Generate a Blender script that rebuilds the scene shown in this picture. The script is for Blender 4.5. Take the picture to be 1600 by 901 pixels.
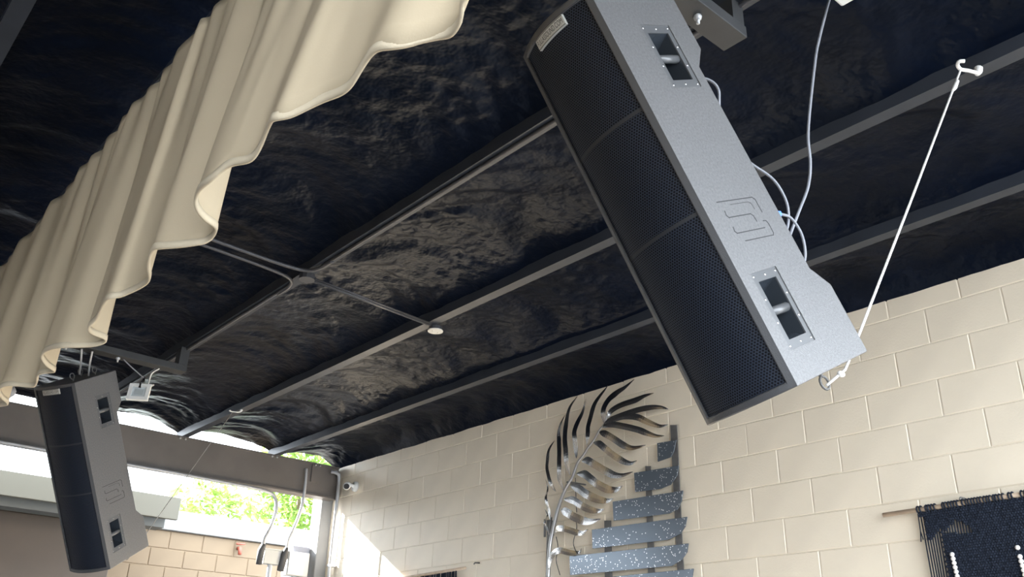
import bpy, bmesh, math, random
from mathutils import Vector, Matrix, noise
for o in list(bpy.data.objects): bpy.data.objects.remove(o)
SC = bpy.context.scene; COL = SC.collection
EYE = 1.55                                   # camera height above the patio floor

# ---------------------------------------------------------------- camera
cd = bpy.data.cameras.new('camera'); cam = bpy.data.objects.new('camera', cd); COL.objects.link(cam)
cd.sensor_width = 36.0; cd.lens = 1391.24 / 1600 * 36.0; cd.clip_start = .05; cd.clip_end = 200
cr, cu, cb = Vector((.75319, -.65732, .02529)), Vector((-.29235, -.30005, .90802)), Vector((-.58927, -.6913, -.41817))
m = Matrix.Identity(4)
for i in range(3): m[i][0] = cr[i]; m[i][1] = cu[i]; m[i][2] = cb[i]
m.translation = (0, 0, EYE); cam.matrix_world = m
SC.camera = cam

# ---------------------------------------------------------------- sky, sun, exposure
w = bpy.data.worlds.new('sky'); SC.world = w; w.use_nodes = True
nt = w.node_tree; bg = nt.nodes['Background']
bg.inputs['Color'].default_value = (.84, .92, 1.0, 1); bg.inputs['Strength'].default_value = 3.0
sd = bpy.data.lights.new('sun', 'SUN'); sd.energy = 30.0; sd.angle = math.radians(.9); sd.color = (1, .95, .88)
sun = bpy.data.objects.new('sun', sd); COL.objects.link(sun)
sun.rotation_euler = Vector((.50, -1.0, -.60)).to_track_quat('-Z', 'Y').to_euler()
SC.view_settings.view_transform = 'Standard'; SC.view_settings.look = 'None'
SC.view_settings.exposure = 1.85; SC.view_settings.gamma = 1.0; SC.view_settings.use_curve_mapping = False

# ---------------------------------------------------------------- materials
MATS = {}
def mat(name, col, rough=.6, metal=0., spec=.5, noise_amt=0., nscale=8., bump=0., bscale=60., bdist=.01, trans=0., bdet=4):
    if name in MATS: return MATS[name]
    M = bpy.data.materials.new(name); M.use_nodes = True; n = M.node_tree.nodes; l = M.node_tree.links
    b = n['Principled BSDF']; b.inputs['Roughness'].default_value = rough; b.inputs['Metallic'].default_value = metal
    b.inputs['Specular IOR Level'].default_value = spec
    b.inputs['Base Color'].default_value = (*col, 1)
    tc = n.new('ShaderNodeTexCoord')
    if noise_amt:
        nz = n.new('ShaderNodeTexNoise'); nz.inputs['Scale'].default_value = nscale; nz.inputs['Detail'].default_value = 6
        l.new(tc.outputs['Object'], nz.inputs['Vector'])
        rp = n.new('ShaderNodeValToRGB'); e = rp.color_ramp.elements
        e[0].position = .3; e[1].position = .7
        e[0].color = (*[c * (1 - noise_amt) for c in col], 1); e[1].color = (*[min(1, c * (1 + noise_amt)) for c in col], 1)
        l.new(nz.outputs['Fac'], rp.inputs['Fac']); l.new(rp.outputs['Color'], b.inputs['Base Color'])
    if bump:
        nb = n.new('ShaderNodeTexNoise'); nb.inputs['Scale'].default_value = bscale; nb.inputs['Detail'].default_value = bdet
        l.new(tc.outputs['Object'], nb.inputs['Vector'])
        bp = n.new('ShaderNodeBump'); bp.inputs['Strength'].default_value = bump; bp.inputs['Distance'].default_value = bdist
        l.new(nb.outputs['Fac'], bp.inputs['Height']); l.new(bp.outputs['Normal'], b.inputs['Normal'])
    if trans:
        tr = n.new('ShaderNodeBsdfTranslucent'); tr.inputs['Color'].default_value = (*col, 1)
        mx = n.new('ShaderNodeMixShader'); mx.inputs[0].default_value = trans
        l.new(b.outputs[0], mx.inputs[1]); l.new(tr.outputs[0], mx.inputs[2])
        l.new(mx.outputs[0], n['Material Output'].inputs['Surface'])
    MATS[name] = M; return M

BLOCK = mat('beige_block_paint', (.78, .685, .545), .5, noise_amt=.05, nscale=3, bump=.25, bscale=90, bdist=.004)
MORTAR = mat('painted_mortar', (.72, .635, .505), .65, bump=.3, bscale=70, bdist=.004)
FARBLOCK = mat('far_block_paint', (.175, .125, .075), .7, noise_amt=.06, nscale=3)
FOAM = mat('black_spray_foam', (.0023, .0042, .0105), .34, spec=.06, noise_amt=.35, nscale=2.2, bump=.32, bscale=17, bdist=.03, bdet=2)
MATS['black_spray_foam'].node_tree.nodes['Principled BSDF'].inputs['Specular Tint'].default_value = (.62, .78, 1, 1)
STEEL = mat('dark_painted_steel', (.032, .037, .048), .45, spec=.35, noise_amt=.2, nscale=5)
BEAMM = mat('brown_grey_beam', (.13, .115, .105), .5, noise_amt=.15, nscale=3)
LUMBER = mat('dark_painted_lumber', (.028, .029, .031), .6, noise_amt=.2, nscale=9)
CLOTH = mat('cream_curtain_cloth', (.53, .437, .305), .85, spec=.2, noise_amt=.03, nscale=4, bump=.12, bscale=220, bdist=.002, trans=.15)
HEM = mat('cream_hem_cloth', (.56, .475, .345), .85, spec=.2, bump=.3, bscale=160, bdist=.003, trans=.1)
CAB = mat('textured_cabinet_paint', (.125, .125, .128), .38, spec=.6, noise_amt=.22, nscale=150, bump=.6, bscale=330, bdist=.0015)
FRONT = mat('cabinet_paint_front_shade', (.045, .046, .05), .45, spec=.5, bump=.5, bscale=330, bdist=.0015)  # cabinet coating again, darkened: the weaker light on the front is in the colour
PLASTIC = mat('dark_handle_plastic', (.10, .103, .108), .3, spec=.6)
CUP = mat('handle_cup', (.028, .034, .042), .15, spec=.7)
SCREW = mat('bright_screw', (.75, .75, .75), .25, metal=1)
GROOVE = mat('routed_groove', (.03, .03, .032), .7)
BADGE = mat('badge_face', (.42, .42, .40), .4)
INK = mat('badge_ink', (.02, .02, .02), .5)
ROPE = mat('white_rope', (.75, .73, .70), .7)
WHITEM = mat('white_enamel', (.80, .80, .78), .35)
GREYCABLE = mat('grey_cable', (.22, .23, .26), .5)
BLUE = mat('blue_plug_plastic', (.12, .28, .85), .4)
CONDUIT = mat('painted_conduit', (.05, .05, .056), .4)
GALV = mat('galvanised_conduit', (.45, .46, .48), .4, metal=.3)
BOXM = mat('grey_box_paint', (.50, .51, .50), .5)
CONC = mat('patio_concrete', (.11, .11, .112), .8, noise_amt=.12, nscale=1.5, bump=.2, bscale=30, bdist=.003)
CAPM = mat('render_cap', (.29, .29, .285), .8, noise_amt=.05)
OLIVE = mat('olive_grey_canopy', (.11, .105, .082), .6)
DARKOL = mat('canopy_soffit', (.10, .105, .10), .6)
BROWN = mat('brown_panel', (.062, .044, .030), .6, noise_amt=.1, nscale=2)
POLISH = mat('polished_leaf_metal', (.62, .61, .60), .24, metal=1)
IRON = mat('dull_strap_iron', (.16, .155, .15), .55, metal=.4, noise_amt=.2, nscale=20)
WIREM = mat('black_wire', (.03, .03, .03), .5)
ROD = mat('pale_wooden_rod', (.52, .40, .29), .6, noise_amt=.15, nscale=20)
NAVY = mat('navy_cotton_cord', (.016, .021, .034), .9, spec=.2, noise_amt=.25, nscale=60)
BEAD = mat('white_wooden_bead', (.82, .78, .74), .5)
LEAF = mat('sunlit_leaf', (.17, .27, .06), .5, noise_amt=.35, nscale=3, trans=.5)
BARK = mat('bark', (.14, .10, .07), .9)
GLASSM = mat('lamp_glass', (.55, .60, .62), .12, spec=.7)
RED = mat('red_valve', (.35, .08, .05), .5)
BLACK = mat('black_plastic', (.015, .015, .017), .35)

# perforated grille: small round holes in staggered rows, in the panel's own coordinates
def grille_mat():
    M = bpy.data.materials.new('perforated_grille'); M.use_nodes = True; n = M.node_tree.nodes; l = M.node_tree.links
    b = n['Principled BSDF']; b.inputs['Roughness'].default_value = .45
    tc = n.new('ShaderNodeTexCoord'); sp = n.new('ShaderNodeSeparateXYZ'); l.new(tc.outputs['Object'], sp.inputs[0])
    def mth(op, a, c=None):
        x = n.new('ShaderNodeMath'); x.operation = op
        for i, v in enumerate((a, c)):
            if v is None: continue
            if isinstance(v, (int, float)): x.inputs[i].default_value = v
            else: l.new(v, x.inputs[i])
        return x.outputs[0]
    P = .0078; Q = P * .866
    def dots(ox, oz):
        u = mth('SUBTRACT', mth('FRACT', mth('DIVIDE', mth('ADD', sp.outputs['X'], 5 + ox), P)), .5)
        v = mth('SUBTRACT', mth('FRACT', mth('DIVIDE', mth('ADD', sp.outputs['Z'], 5 + oz), 2 * Q)), .5)
        v = mth('MULTIPLY', v, 2 * Q / P)
        return mth('SQRT', mth('ADD', mth('MULTIPLY', u, u), mth('MULTIPLY', v, v)))
    d = mth('MINIMUM', dots(0, 0), dots(P / 2, Q))
    s = n.new('ShaderNodeMapRange'); s.inputs['From Min'].default_value = .26; s.inputs['From Max'].default_value = .40
    l.new(d, s.inputs['Value'])
    mx = n.new('ShaderNodeMix'); mx.data_type = 'RGBA'
    mx.inputs['A'].default_value = (.006, .006, .008, 1); mx.inputs['B'].default_value = (.011, .016, .028, 1)
    l.new(s.outputs[0], mx.inputs['Factor']); l.new(mx.outputs['Result'], b.inputs['Base Color'])
    bp = n.new('ShaderNodeBump'); bp.inputs['Strength'].default_value = .35; bp.inputs['Distance'].default_value = .0015
    l.new(s.outputs[0], bp.inputs['Height']); l.new(bp.outputs['Normal'], b.inputs['Normal'])
    sr = n.new('ShaderNodeMapRange'); sr.inputs['To Min'].default_value = .05; sr.inputs['To Max'].default_value = .3
    l.new(s.outputs[0], sr.inputs['Value']); l.new(sr.outputs[0], b.inputs['Specular IOR Level'])
    return M
GRILLE = grille_mat()
# glitter glass: dark blue grey with sparkling chips
def glitter_mat():
    M = bpy.data.materials.new('glitter_glass'); M.use_nodes = True; n = M.node_tree.nodes; l = M.node_tree.links
    b = n['Principled BSDF']; b.inputs['Roughness'].default_value = .22; b.inputs['Metallic'].default_value = .55
    tc = n.new('ShaderNodeTexCoord')
    v = n.new('ShaderNodeTexVoronoi'); v.inputs['Scale'].default_value = 88; l.new(tc.outputs['Object'], v.inputs['Vector'])
    big = n.new('ShaderNodeTexNoise'); big.inputs['Scale'].default_value = 3.0; l.new(tc.outputs['Object'], big.inputs['Vector'])
    sx = n.new('ShaderNodeSeparateColor'); l.new(v.outputs['Color'], sx.inputs[0])
    ad = n.new('ShaderNodeMath'); ad.operation = 'ADD'; l.new(sx.outputs[0], ad.inputs[0])
    ml = n.new('ShaderNodeMath'); ml.operation = 'MULTIPLY'; ml.inputs[1].default_value = .5; l.new(big.outputs['Fac'], ml.inputs[0])
    l.new(ml.outputs[0], ad.inputs[1])
    g1 = n.new('ShaderNodeMath'); g1.operation = 'GREATER_THAN'; g1.inputs[1].default_value = 1.13; l.new(ad.outputs[0], g1.inputs[0])
    g2 = n.new('ShaderNodeMath'); g2.operation = 'LESS_THAN'; g2.inputs[1].default_value = .34; l.new(v.outputs['Distance'], g2.inputs[0])
    mu = n.new('ShaderNodeMath'); mu.operation = 'MULTIPLY'; l.new(g1.outputs[0], mu.inputs[0]); l.new(g2.outputs[0], mu.inputs[1])
    mx = n.new('ShaderNodeMix'); mx.data_type = 'RGBA'
    mx.inputs['A'].default_value = (.17, .20, .235, 1); mx.inputs['B'].default_value = (1, 1, 1, 1)
    l.new(mu.outputs[0], mx.inputs['Factor']); l.new(mx.outputs['Result'], b.inputs['Base Color'])
    return M
GLITTER = glitter_mat()

# ---------------------------------------------------------------- helpers
def wloc(o):
    v = Vector((0, 0, 0))
    while o: v = v + o.location; o = o.parent
    return v
def tag(o, label=None, cat=None, group=None, kind=None):
    for k, v in (('label', label), ('category', cat), ('group', group), ('kind', kind)):
        if v: o[k] = v
    return o
def thing(name, label, cat, loc, group=None):
    o = bpy.data.objects.new(name, None); COL.objects.link(o); o.location = loc; o.empty_display_size = .05
    return tag(o, label, cat, group)
class MB:
    def __init__(s): s.v = []; s.f = []
    def add(s, V, F):
        b = len(s.v); s.v += [Vector(p) for p in V]; s.f += [tuple(i + b for i in f) for f in F]; return s
    def box(s, a, b):
        (x0, y0, z0), (x1, y1, z1) = a, b
        return s.add([(x0,y0,z0),(x1,y0,z0),(x1,y1,z0),(x0,y1,z0),(x0,y0,z1),(x1,y0,z1),(x1,y1,z1),(x0,y1,z1)],
            [(0,3,2,1),(4,5,6,7),(0,1,5,4),(1,2,6,5),(2,3,7,6),(3,0,4,7)])
    def obox(s, c, ax, ay, az, hx, hy, hz):
        c, ax, ay, az = Vector(c), Vector(ax), Vector(ay), Vector(az); V = []
        for k in (-1, 1):
            for (i, j) in ((-1,-1),(1,-1),(1,1),(-1,1)): V.append(c + ax*hx*i + ay*hy*j + az*hz*k)
        return s.add(V, [(0,3,2,1),(4,5,6,7),(0,1,5,4),(1,2,6,5),(2,3,7,6),(3,0,4,7)])
    def tube(s, pts, r, seg=8, closed=False, cap=True):
        pts = [Vector(p) for p in pts]; n = len(pts); rings = []; up = Vector((.31, .17, .93)).normalized()
        for i, p in enumerate(pts):
            a = pts[i-1] if (i or closed) else p; b = pts[(i+1) % n] if (i < n-1 or closed) else p
            t = (b - a).normalized(); x = t.cross(up)
            if x.length < 1e-3: x = t.cross(Vector((1, 0, 0)))
            x.normalize(); y = t.cross(x); rr = r[i] if isinstance(r, (list, tuple)) else r
            rings.append([p + x*rr*math.cos(2*math.pi*k/seg) + y*rr*math.sin(2*math.pi*k/seg) for k in range(seg)])
        V = [q for g in rings for q in g]; F = []
        for i in range(n if closed else n-1):
            j = (i+1) % n
            for k in range(seg): F.append((i*seg+k, i*seg+(k+1) % seg, j*seg+(k+1) % seg, j*seg+k))
        if cap and not closed: F += [tuple(range(seg))[::-1], tuple((n-1)*seg+k for k in range(seg))]
        return s.add(V, F)
    def cyl(s, a, b, r, seg=14): return s.tube([a, b], r, seg)
    def sphere(s, c, r, seg=10, rg=7, sc=(1,1,1)):
        V = []; F = []; c = Vector(c)
        for i in range(rg+1):
            t = math.pi*i/rg
            for k in range(seg):
                a = 2*math.pi*k/seg; V.append(c + Vector((r*sc[0]*math.sin(t)*math.cos(a), r*sc[1]*math.sin(t)*math.sin(a), r*sc[2]*math.cos(t))))
        for i in range(rg):
            for k in range(seg): F.append((i*seg+k, (i+1)*seg+k, (i+1)*seg+(k+1) % seg, i*seg+(k+1) % seg))
        return s.add(V, F)
    def prism(s, poly, d):                      # closed 3D polygon extruded by vector d
        n = len(poly); d = Vector(d); P = [Vector(p) for p in poly]
        return s.add(P + [p + d for p in P], [tuple(range(n))[::-1], tuple(range(n, 2*n))] + [(i, (i+1) % n, n+(i+1) % n, n+i) for i in range(n)])
    def build(s, name, M, parent=None, smooth=False, local=False, bevel=0, weld=False):
        off = Vector((0,0,0)) if (local or not parent) else wloc(parent)
        me = bpy.data.meshes.new(name); me.from_pydata([tuple(p - off) for p in s.v], [], s.f)
        bm = bmesh.new(); bm.from_mesh(me)
        if weld: bmesh.ops.remove_doubles(bm, verts=bm.verts, dist=1e-5)
        bmesh.ops.recalc_face_normals(bm, faces=bm.faces)
        if bevel:
            es = [e for e in bm.edges if e.is_manifold and e.calc_face_angle(0) > .6]
            bmesh.ops.bevel(bm, geom=es, offset=bevel, segments=2, profile=.5, affect='EDGES')
        bm.to_mesh(me); bm.free()
        if smooth:
            for p in me.polygons: p.use_smooth = True
        me.materials.append(M)
        o = bpy.data.objects.new(name, me); COL.objects.link(o)
        if parent: o.parent = parent
        return o
def struct(o): o['kind'] = 'structure'; return o
def copy_tree(o, parent=None):
    c = o.copy(); COL.objects.link(c); c.parent = parent
    for ch in list(o.children): copy_tree(ch, c)
    return c
def catmull(P, n):
    P = [Vector(p) for p in P]; out = []; Q = [P[0]*2 - P[1]] + P + [P[-1]*2 - P[-2]]
    for i in range(1, len(Q)-2):
        for k in range(n):
            t = k/n; a, b, c, d = Q[i-1:i+3]
            out.append(.5*((2*b) + (c-a)*t + (2*a-5*b+4*c-d)*t*t + (3*b-a-3*c+d)*t**3))
    return out + [P[-1]]
random.seed(7)
Z = lambda z: z + EYE

WX = 4.656            # room face of the painted block wall
YB = 8.10             # front face of the eave beam
ZP = Z(2.125)         # underside of the purlins

# ================================================================= SETTING
YE = -.9             # the roof ends here, a step behind the camera; beyond is open sky
fl = struct(MB().box((-14, -10, -.12), (14, 22, 0)).build('floor', CONC))
# ---- block wall on the right: backing wall (mortar) + one object per block
wall = struct(MB().box((WX + .004, YE, 0), (WX + .22, 8.22, Z(2.22))).build('wall_right', MORTAR))
BH, BL = .2032, .4064
bed0 = Z(2.0153)      # the topmost bed joint
def block_mesh(name, lx, lz, t, M, bev=.0035):
    bm = bmesh.new(); bmesh.ops.create_cube(bm, size=1)
    for v in bm.verts: v.co = Vector((v.co.x*t, v.co.y*lx, v.co.z*lz))
    es = [e for e in bm.edges if all(v.co.x < 0 for v in e.verts)]
    bmesh.ops.bevel(bm, geom=es, offset=bev, segments=1, affect='EDGES')
    me = bpy.data.meshes.new(name); bm.to_mesh(me); bm.free(); me.materials.append(M); return me
G = .005
full = block_mesh('block', BL - G, BH - G, .05, BLOCK)
topm = block_mesh('block_cut', BL - G, .20 - G, .05, BLOCK)
cache = {}
def put_block(yc, zc, ly, me=full, lz=BH - G):
    if abs(ly - (BL - G)) > .002:
        key = (round(ly, 3), round(lz, 3))
        if key not in cache: cache[key] = block_mesh('block_cut', ly, lz, .05, BLOCK)
        me = cache[key]
    o = bpy.data.objects.new('block', me); COL.objects.link(o); o.parent = wall
    o.location = (WX + .025 + random.uniform(-.0012, .0012), yc, zc)
    o.rotation_euler = (random.uniform(-.0025, .0025), 0, random.uniform(-.004, .004))
y0 = 2.1461
low = MB()
for j in range(-1, 17):                        # course j lies between bed joint j-1 (top) and j; j = -1 is the cut top course
    ztop = bed0 - j*BH; par = 1 if j % 2 == 0 else 0
    if j == -1: zc, lz = bed0 + .10, .20 - G
    else: zc, lz = ztop - BH/2, BH - G
    if j == -1: par = 0
    if zc - lz/2 < .0: continue
    k = -40
    while True:
        ya = y0 + (2*k + par)*BL/2; yb = ya + BL; k += 1
        if ya > 8.2: break
        ya, yb = max(ya, YE+.05), min(yb, 8.2)
        if yb - ya < .03: continue
        vis = zc > Z(.30) and yb > .55
        if vis: put_block((ya+yb)/2, zc, yb - ya - G, topm if j == -1 else full, lz)
        else: low.box((WX + .001, ya + G/2, zc - lz/2), (WX + .05, yb - G/2, zc + lz/2))
tag(low.build('lower_block_courses', BLOCK, wall), kind='stuff')
struct(MB().box((WX - .05, YE, 0), (WX + .0, 8.2, .09)).build('baseboard_right', MORTAR))

struct(MB().box((-2.5, YE, 0), (-2.3, 8.2, Z(2.36))).build('wall_left_light_block', mat('dark_added_wall', (.10, .09, .085), .7)))  # unseen dark wall, added to cut the light from the left side
# ---- roof deck with sprayed foam between purlins
PX = [-1.61, -.68, .25, 1.12, 2.05, 2.98, 3.915]
struct(MB().box((-2.3, YE, Z(2.36)), (WX + .25, 8.26, Z(2.46))).build('ceiling', STEEL))
struct(MB().box((-2.3, YE, Z(2.46)), (WX + .25, 8.85, Z(2.49))).build('trim_sun_block', STEEL))  # overhang past the eave beam, added to stop sun coming through the gap
def foam_z(x, y):
    xs = PX + [WX]
    d = min(abs(x - a) for a in PX); a = max([p for p in PX if p <= x] or [-2.3]); b = min([p for p in xs if p > x] or [WX])
    t = (x - a)/(b - a); vault = (math.sin(math.pi*min(max(t, 0), 1)))**.32
    if b == WX: vault = (math.sin(math.pi*min(max(t*.5, 0), 1)))**.6 * (1 - t**6) + .0*t
    z = 2.128 + .115*vault
    # lumps of foam, drawn out across the bay, arcing as they go, with crinkled patches
    arc = y + .30*math.sin(math.pi*t) + .10*noise.noise(Vector((x*2.1, y*1.1, 5.5)))
    n1 = noise.noise(Vector((x*.9, arc*3.4, 1.7)))
    n2 = 1 - 2*abs(noise.noise(Vector((x*1.5 + 9, arc*5.5, 4.1))))
    n3 = noise.noise(Vector((x*16, y*21, 7.7)))
    n4 = noise.noise(Vector((x*5 + 2, y*7, 3.3)))
    patch = min(1, max(.12, noise.noise(Vector((x*2.0 + 3, y*1.6, 9.2)))*2.4))
    e = min(1, d/.16) if b != WX else min(1, d/.16)*min(1, max(0, (WX - x)/.12))
    return z + (.036*n1 + .011*n2 + .013*n3*patch + .010*n4)*(.2 + .8*e)
fm = MB(); V = []; F = []
xs = []; x = -2.3
while x < WX + .02: xs.append(x); x += .022 if x > -.3 else .09
ys = []; y = YE
while y < 8.24: ys.append(y); y += .022 if y > .3 else .09
for yy in ys:
    for xx in xs: V.append((xx, yy, Z(foam_z(xx, yy))))
nx = len(xs)
for i in range(len(ys)-1):
    for k in range(nx-1): F.append((i*nx+k, i*nx+k+1, (i+1)*nx+k+1, (i+1)*nx+k))
foam = bpy.data.meshes.new('foam'); foam.from_pydata(V, [], F); foam.materials.append(FOAM)
for p in foam.polygons: p.use_smooth = True
fo = bpy.data.objects.new('trim_1', foam); COL.objects.link(fo); struct(fo)
tag(fo, 'black spray foam insulation sprayed under the roof deck')
# purlins: lipped channels whose lower flange shows
LOC = ['over the far left of the patio, out past the curtain', 'second beyond the curtain, toward the open side', 'left of the cream curtain, at the top left corner',
       'hidden behind the cream curtain', 'crossed by the conduit junction, nearest the curtain', 'carrying the round white cover plate', 'nearest the beige block wall']
for i, px in enumerate(PX):
    t = thing('roof_purlin', 'dark painted steel purlin ' + LOC[i], 'purlin', (px, 3.4, ZP), 'roof purlins')
    MB().box((px-.032, YE, ZP), (px+.032, 8.24, ZP+.004)).build('flange', STEEL, t)
    MB().box((px-.032, YE, ZP+.004), (px-.028, 8.24, ZP+.25)).build('web', STEEL, t)
    MB().box((px+.028, YE, ZP+.004), (px+.032, 8.24, ZP+.02)).build('lip', STEEL, t)

# ---- eave beam at the far end and the post in the corner
bt = thing('eave_beam', 'long brown-grey box beam under the bright gap at far end', 'beam', (1.4, YB+.1, Z(1.80)))
MB().box((-6, YB, Z(1.80)), (WX - .03, YB+.12, Z(2.122))).build('web', BEAMM, bt, bevel=.006)
MB().box((-6, YB-.02, Z(1.795)), (WX - .03, YB+.14, Z(1.81))).build('flange', BEAMM, bt)
MB().box((-6, YB-.012, Z(2.108)), (WX - .03, YB+.13, Z(2.124))).build('flange', BEAMM, bt)
for bx in (2.02, 2.95, 3.88, 4.36):
    MB().box((bx-.05, YB-.016, Z(1.93)), (bx+.05, YB, Z(2.108))).build('gusset', BEAMM, bt) if bx > 4 else None
    for k in (0, 1): MB().sphere((bx+.05*k-.02, YB-.02, Z(2.10)), .011, 8, 5).build('bolt', GALV, bt, smooth=True)
tag(MB().box((4.54, 8.225, 0), (WX+.2, 8.42, Z(2.12))).build('corner_post', CAPM, bevel=.01), 'pale rendered post closing the corner behind the eave beam', 'post')
tag(MB().box((4.335, 8.34, 0), (4.535, 8.52, Z(1.335))).build('stub_post', mat('slate_post', (.20,.21,.25), .6), bevel=.012), 'slate grey stub post beside the pale meter box', 'post')

# ---- far wall beyond the opening: block wall with rendered cap
YF = 10.8; S = YF/8.4
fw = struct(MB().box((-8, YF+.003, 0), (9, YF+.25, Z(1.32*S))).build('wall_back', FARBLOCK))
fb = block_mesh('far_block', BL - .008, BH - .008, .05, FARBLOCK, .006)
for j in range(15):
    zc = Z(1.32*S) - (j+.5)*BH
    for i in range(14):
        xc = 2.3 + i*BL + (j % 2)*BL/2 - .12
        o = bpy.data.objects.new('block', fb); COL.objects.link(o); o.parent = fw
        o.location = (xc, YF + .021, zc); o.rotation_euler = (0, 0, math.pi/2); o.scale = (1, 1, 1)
struct(MB().box((-8, YF-.05, Z(1.325*S)), (9, YF+.3, Z(1.505*S))).build('trim_2', CAPM, bevel=.012))
pn = tag(MB().box((-3, YF-.06, 0), (2.62*S, YF-.006, Z(1.3*S))).build('brown_wall_sheet', BROWN, bevel=.006), 'brown panel under the olive canopy, over the left part of the far wall', 'panel')  # darker brown sheet laid over the left part of the far wall
# canopy box hung on the far wall
ct = thing('wall_canopy', 'long olive-grey box canopy on the far wall behind the smaller speaker', 'canopy', (1.0, 10.4, Z(1.72)))
MB().box((-3, 10.0, Z(1.70)), (3.765, 10.06, Z(1.94))).build('fascia', OLIVE, ct, bevel=.005)
MB().box((-3, 10.06, Z(1.74)), (3.74, 10.79, Z(1.92))).build('soffit', DARKOL, ct)
MB().box((-3, 10.2, Z(1.63)), (3.70, 10.45, Z(1.74))).build('bracket_rail', DARKOL, ct)

# ---- greenery beyond the far wall
def bush(x, y, zc, rx, ry, rz, n, label, leaf=.10):
    t = thing('garden_tree', label, 'tree', (x, y, 0), 'trees beyond the far wall')
    MB().tube([(x, y, 0), (x+.1, y, zc*.5), (x-.05, y+.1, zc)], [.11, .08, .04], 8).build('trunk', BARK, t, smooth=True)
    b = MB()
    for i in range(n):
        while True:
            p = Vector((random.uniform(-1,1), random.uniform(-1,1), random.uniform(-1,1)))
            if p.length < 1 and p.length > .25: break
        c = Vector((x + p.x*rx, y + p.y*ry, zc + p.z*rz)); a = Vector((random.gauss(0,1), random.gauss(0,1), random.gauss(0,.6))).normalized()
        s = a.cross(Vector((random.gauss(0,1), random.gauss(0,1), 1))).normalized(); L_ = leaf*random.uniform(.6, 1.3); w_ = L_*.32
        nrm = a.cross(s)*.2*w_
        b.add([c - a*L_, c + s*w_ + nrm, c + a*L_, c - s*w_ + nrm], [(0,1,2),(0,2,3)])
    tag(b.build('foliage', LEAF, t), kind='stuff')
bush(6.95, 13.2, Z(2.95), .95, .8, 1.25, 2600, 'sunlit leafy tree seen between the two conduits at the corner')
bush(5.25, 12.9, Z(2.15), .68, .7, .75, 900, 'low sunlit shrub above the wall cap left of the conduits')
bush(3.75, 13.4, Z(1.95), .75, .7, .6, 380, 'thin washed-out shrub over the far wall near the olive canopy', .08)

# ================================================================= CURTAIN
HEMP = [(0.673, 0.928), (0.695, 0.97), (0.706, 1.015), (0.697, 1.046), (0.673, 1.075), (0.648, 1.107), (0.637, 1.144), (0.643, 1.197), (0.652, 1.256), (0.65, 1.309), (0.639, 1.362), (0.619, 1.412), (0.598, 1.452), (0.605, 1.492), (0.625, 1.569), (0.63, 1.622), (0.619, 1.671), (0.609, 1.713), (0.602, 1.756), (0.602, 1.806), (0.611, 1.868), (0.628, 1.91), (0.668, 1.95), (0.716, 1.995), (0.729, 2.063), (0.701, 2.105), (0.651, 2.193), (0.647, 2.244), (0.665, 2.311), (0.703, 2.406), (0.709, 2.502), (0.691, 2.576), (0.662, 2.617), (0.672, 2.701), (0.696, 2.833), (0.697, 2.906), (0.727, 2.961), (0.784, 3.01), (0.771, 3.065), (0.693, 3.151), (0.672, 3.242), (0.669, 3.324), (0.701, 3.385), (0.753, 3.469), (0.723, 3.561), (0.742, 3.657), (0.737, 3.717), (0.679, 3.79), (0.66, 3.86)]
pre = [(.66 + .045*math.sin(a*1.0), -.35 + a*.17) for a in range(8)]
post = [(.69 + .05*math.sin(a*1.5), 3.95 + a*.12) for a in range(20)]
H = catmull([(x, y, 0) for x, y in pre + HEMP + post], 5)
ZH, ZT = Z(1.05), Z(2.085)
def top_of(p):
    s = min(1, max(0, (2.1 - p.y)/1.15)); s = s*s*(3-2*s)
    return Vector((.735 + (p.x-.67)*.16, p.y - .08 - .36*s, ZT))
ROWS = 26; V = []; F = []
for i, h in enumerate(H):
    t = top_of(h); b = Vector((h.x, h.y, ZH + .006*math.sin(i*.37)))
    for r in range(ROWS):
        u = r/(ROWS-1)                              # 0 top .. 1 hem
        g = u**.8; q = Vector((t.x + (b.x-t.x)*g, t.y + (b.y-t.y)*(u**1.25), t.z + (b.z-t.z)*u))
        q.x += .006*noise.noise(Vector((i*.21, u*3, 2.2)))*math.sin(math.pi*u) + .009*math.sin(i*.62 + .9*math.sin(i*.13))*max(0, 1-u*1.15)
        q.z += (.003*math.sin(i*.62 + .9*math.sin(i*.13)) if r == 0 else 0)
        V.append(q)
for i in range(len(H)-1):
    for r in range(ROWS-1): F.append((i*ROWS+r, i*ROWS+r+1, (i+1)*ROWS+r+1, (i+1)*ROWS+r))
cu_t = thing('curtain', 'pleated cream curtain hanging from the ceiling at upper left', 'curtain', (.72, 2.0, ZH))
co = MB().add(V, F).build('drape', CLOTH, cu_t, smooth=True)
md = co.modifiers.new('thickness', 'SOLIDIFY'); md.thickness = .0025
hm = MB(); hv = []; hf = []
for i, h in enumerate(H):                          # stitched hem band round the lower edge
    p = V[i*ROWS + ROWS-1]; a = H[max(i-1,0)]; b = H[min(i+1,len(H)-1)]; t = (b-a).normalized(); n_ = Vector((t.y, -t.x, 0))
    for (dx, dz) in ((.003, .018), (.004, .008), (.003, -.002), (-.003, -.002), (-.004, .008), (-.003, .018)): hv.append(p + n_*dx + Vector((0,0,dz)))
for i in range(len(H)-1):
    for k in range(6): hf.append((i*6+k, i*6+(k+1) % 6, (i+1)*6+(k+1) % 6, (i+1)*6+k))
hm.add(hv, hf).build('hem', HEM, cu_t, smooth=True)
MB().box((.745, -.85, ZT+.006), (.775, 6.3, ZT+.034)).build('track', STEEL, cu_t)

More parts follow.
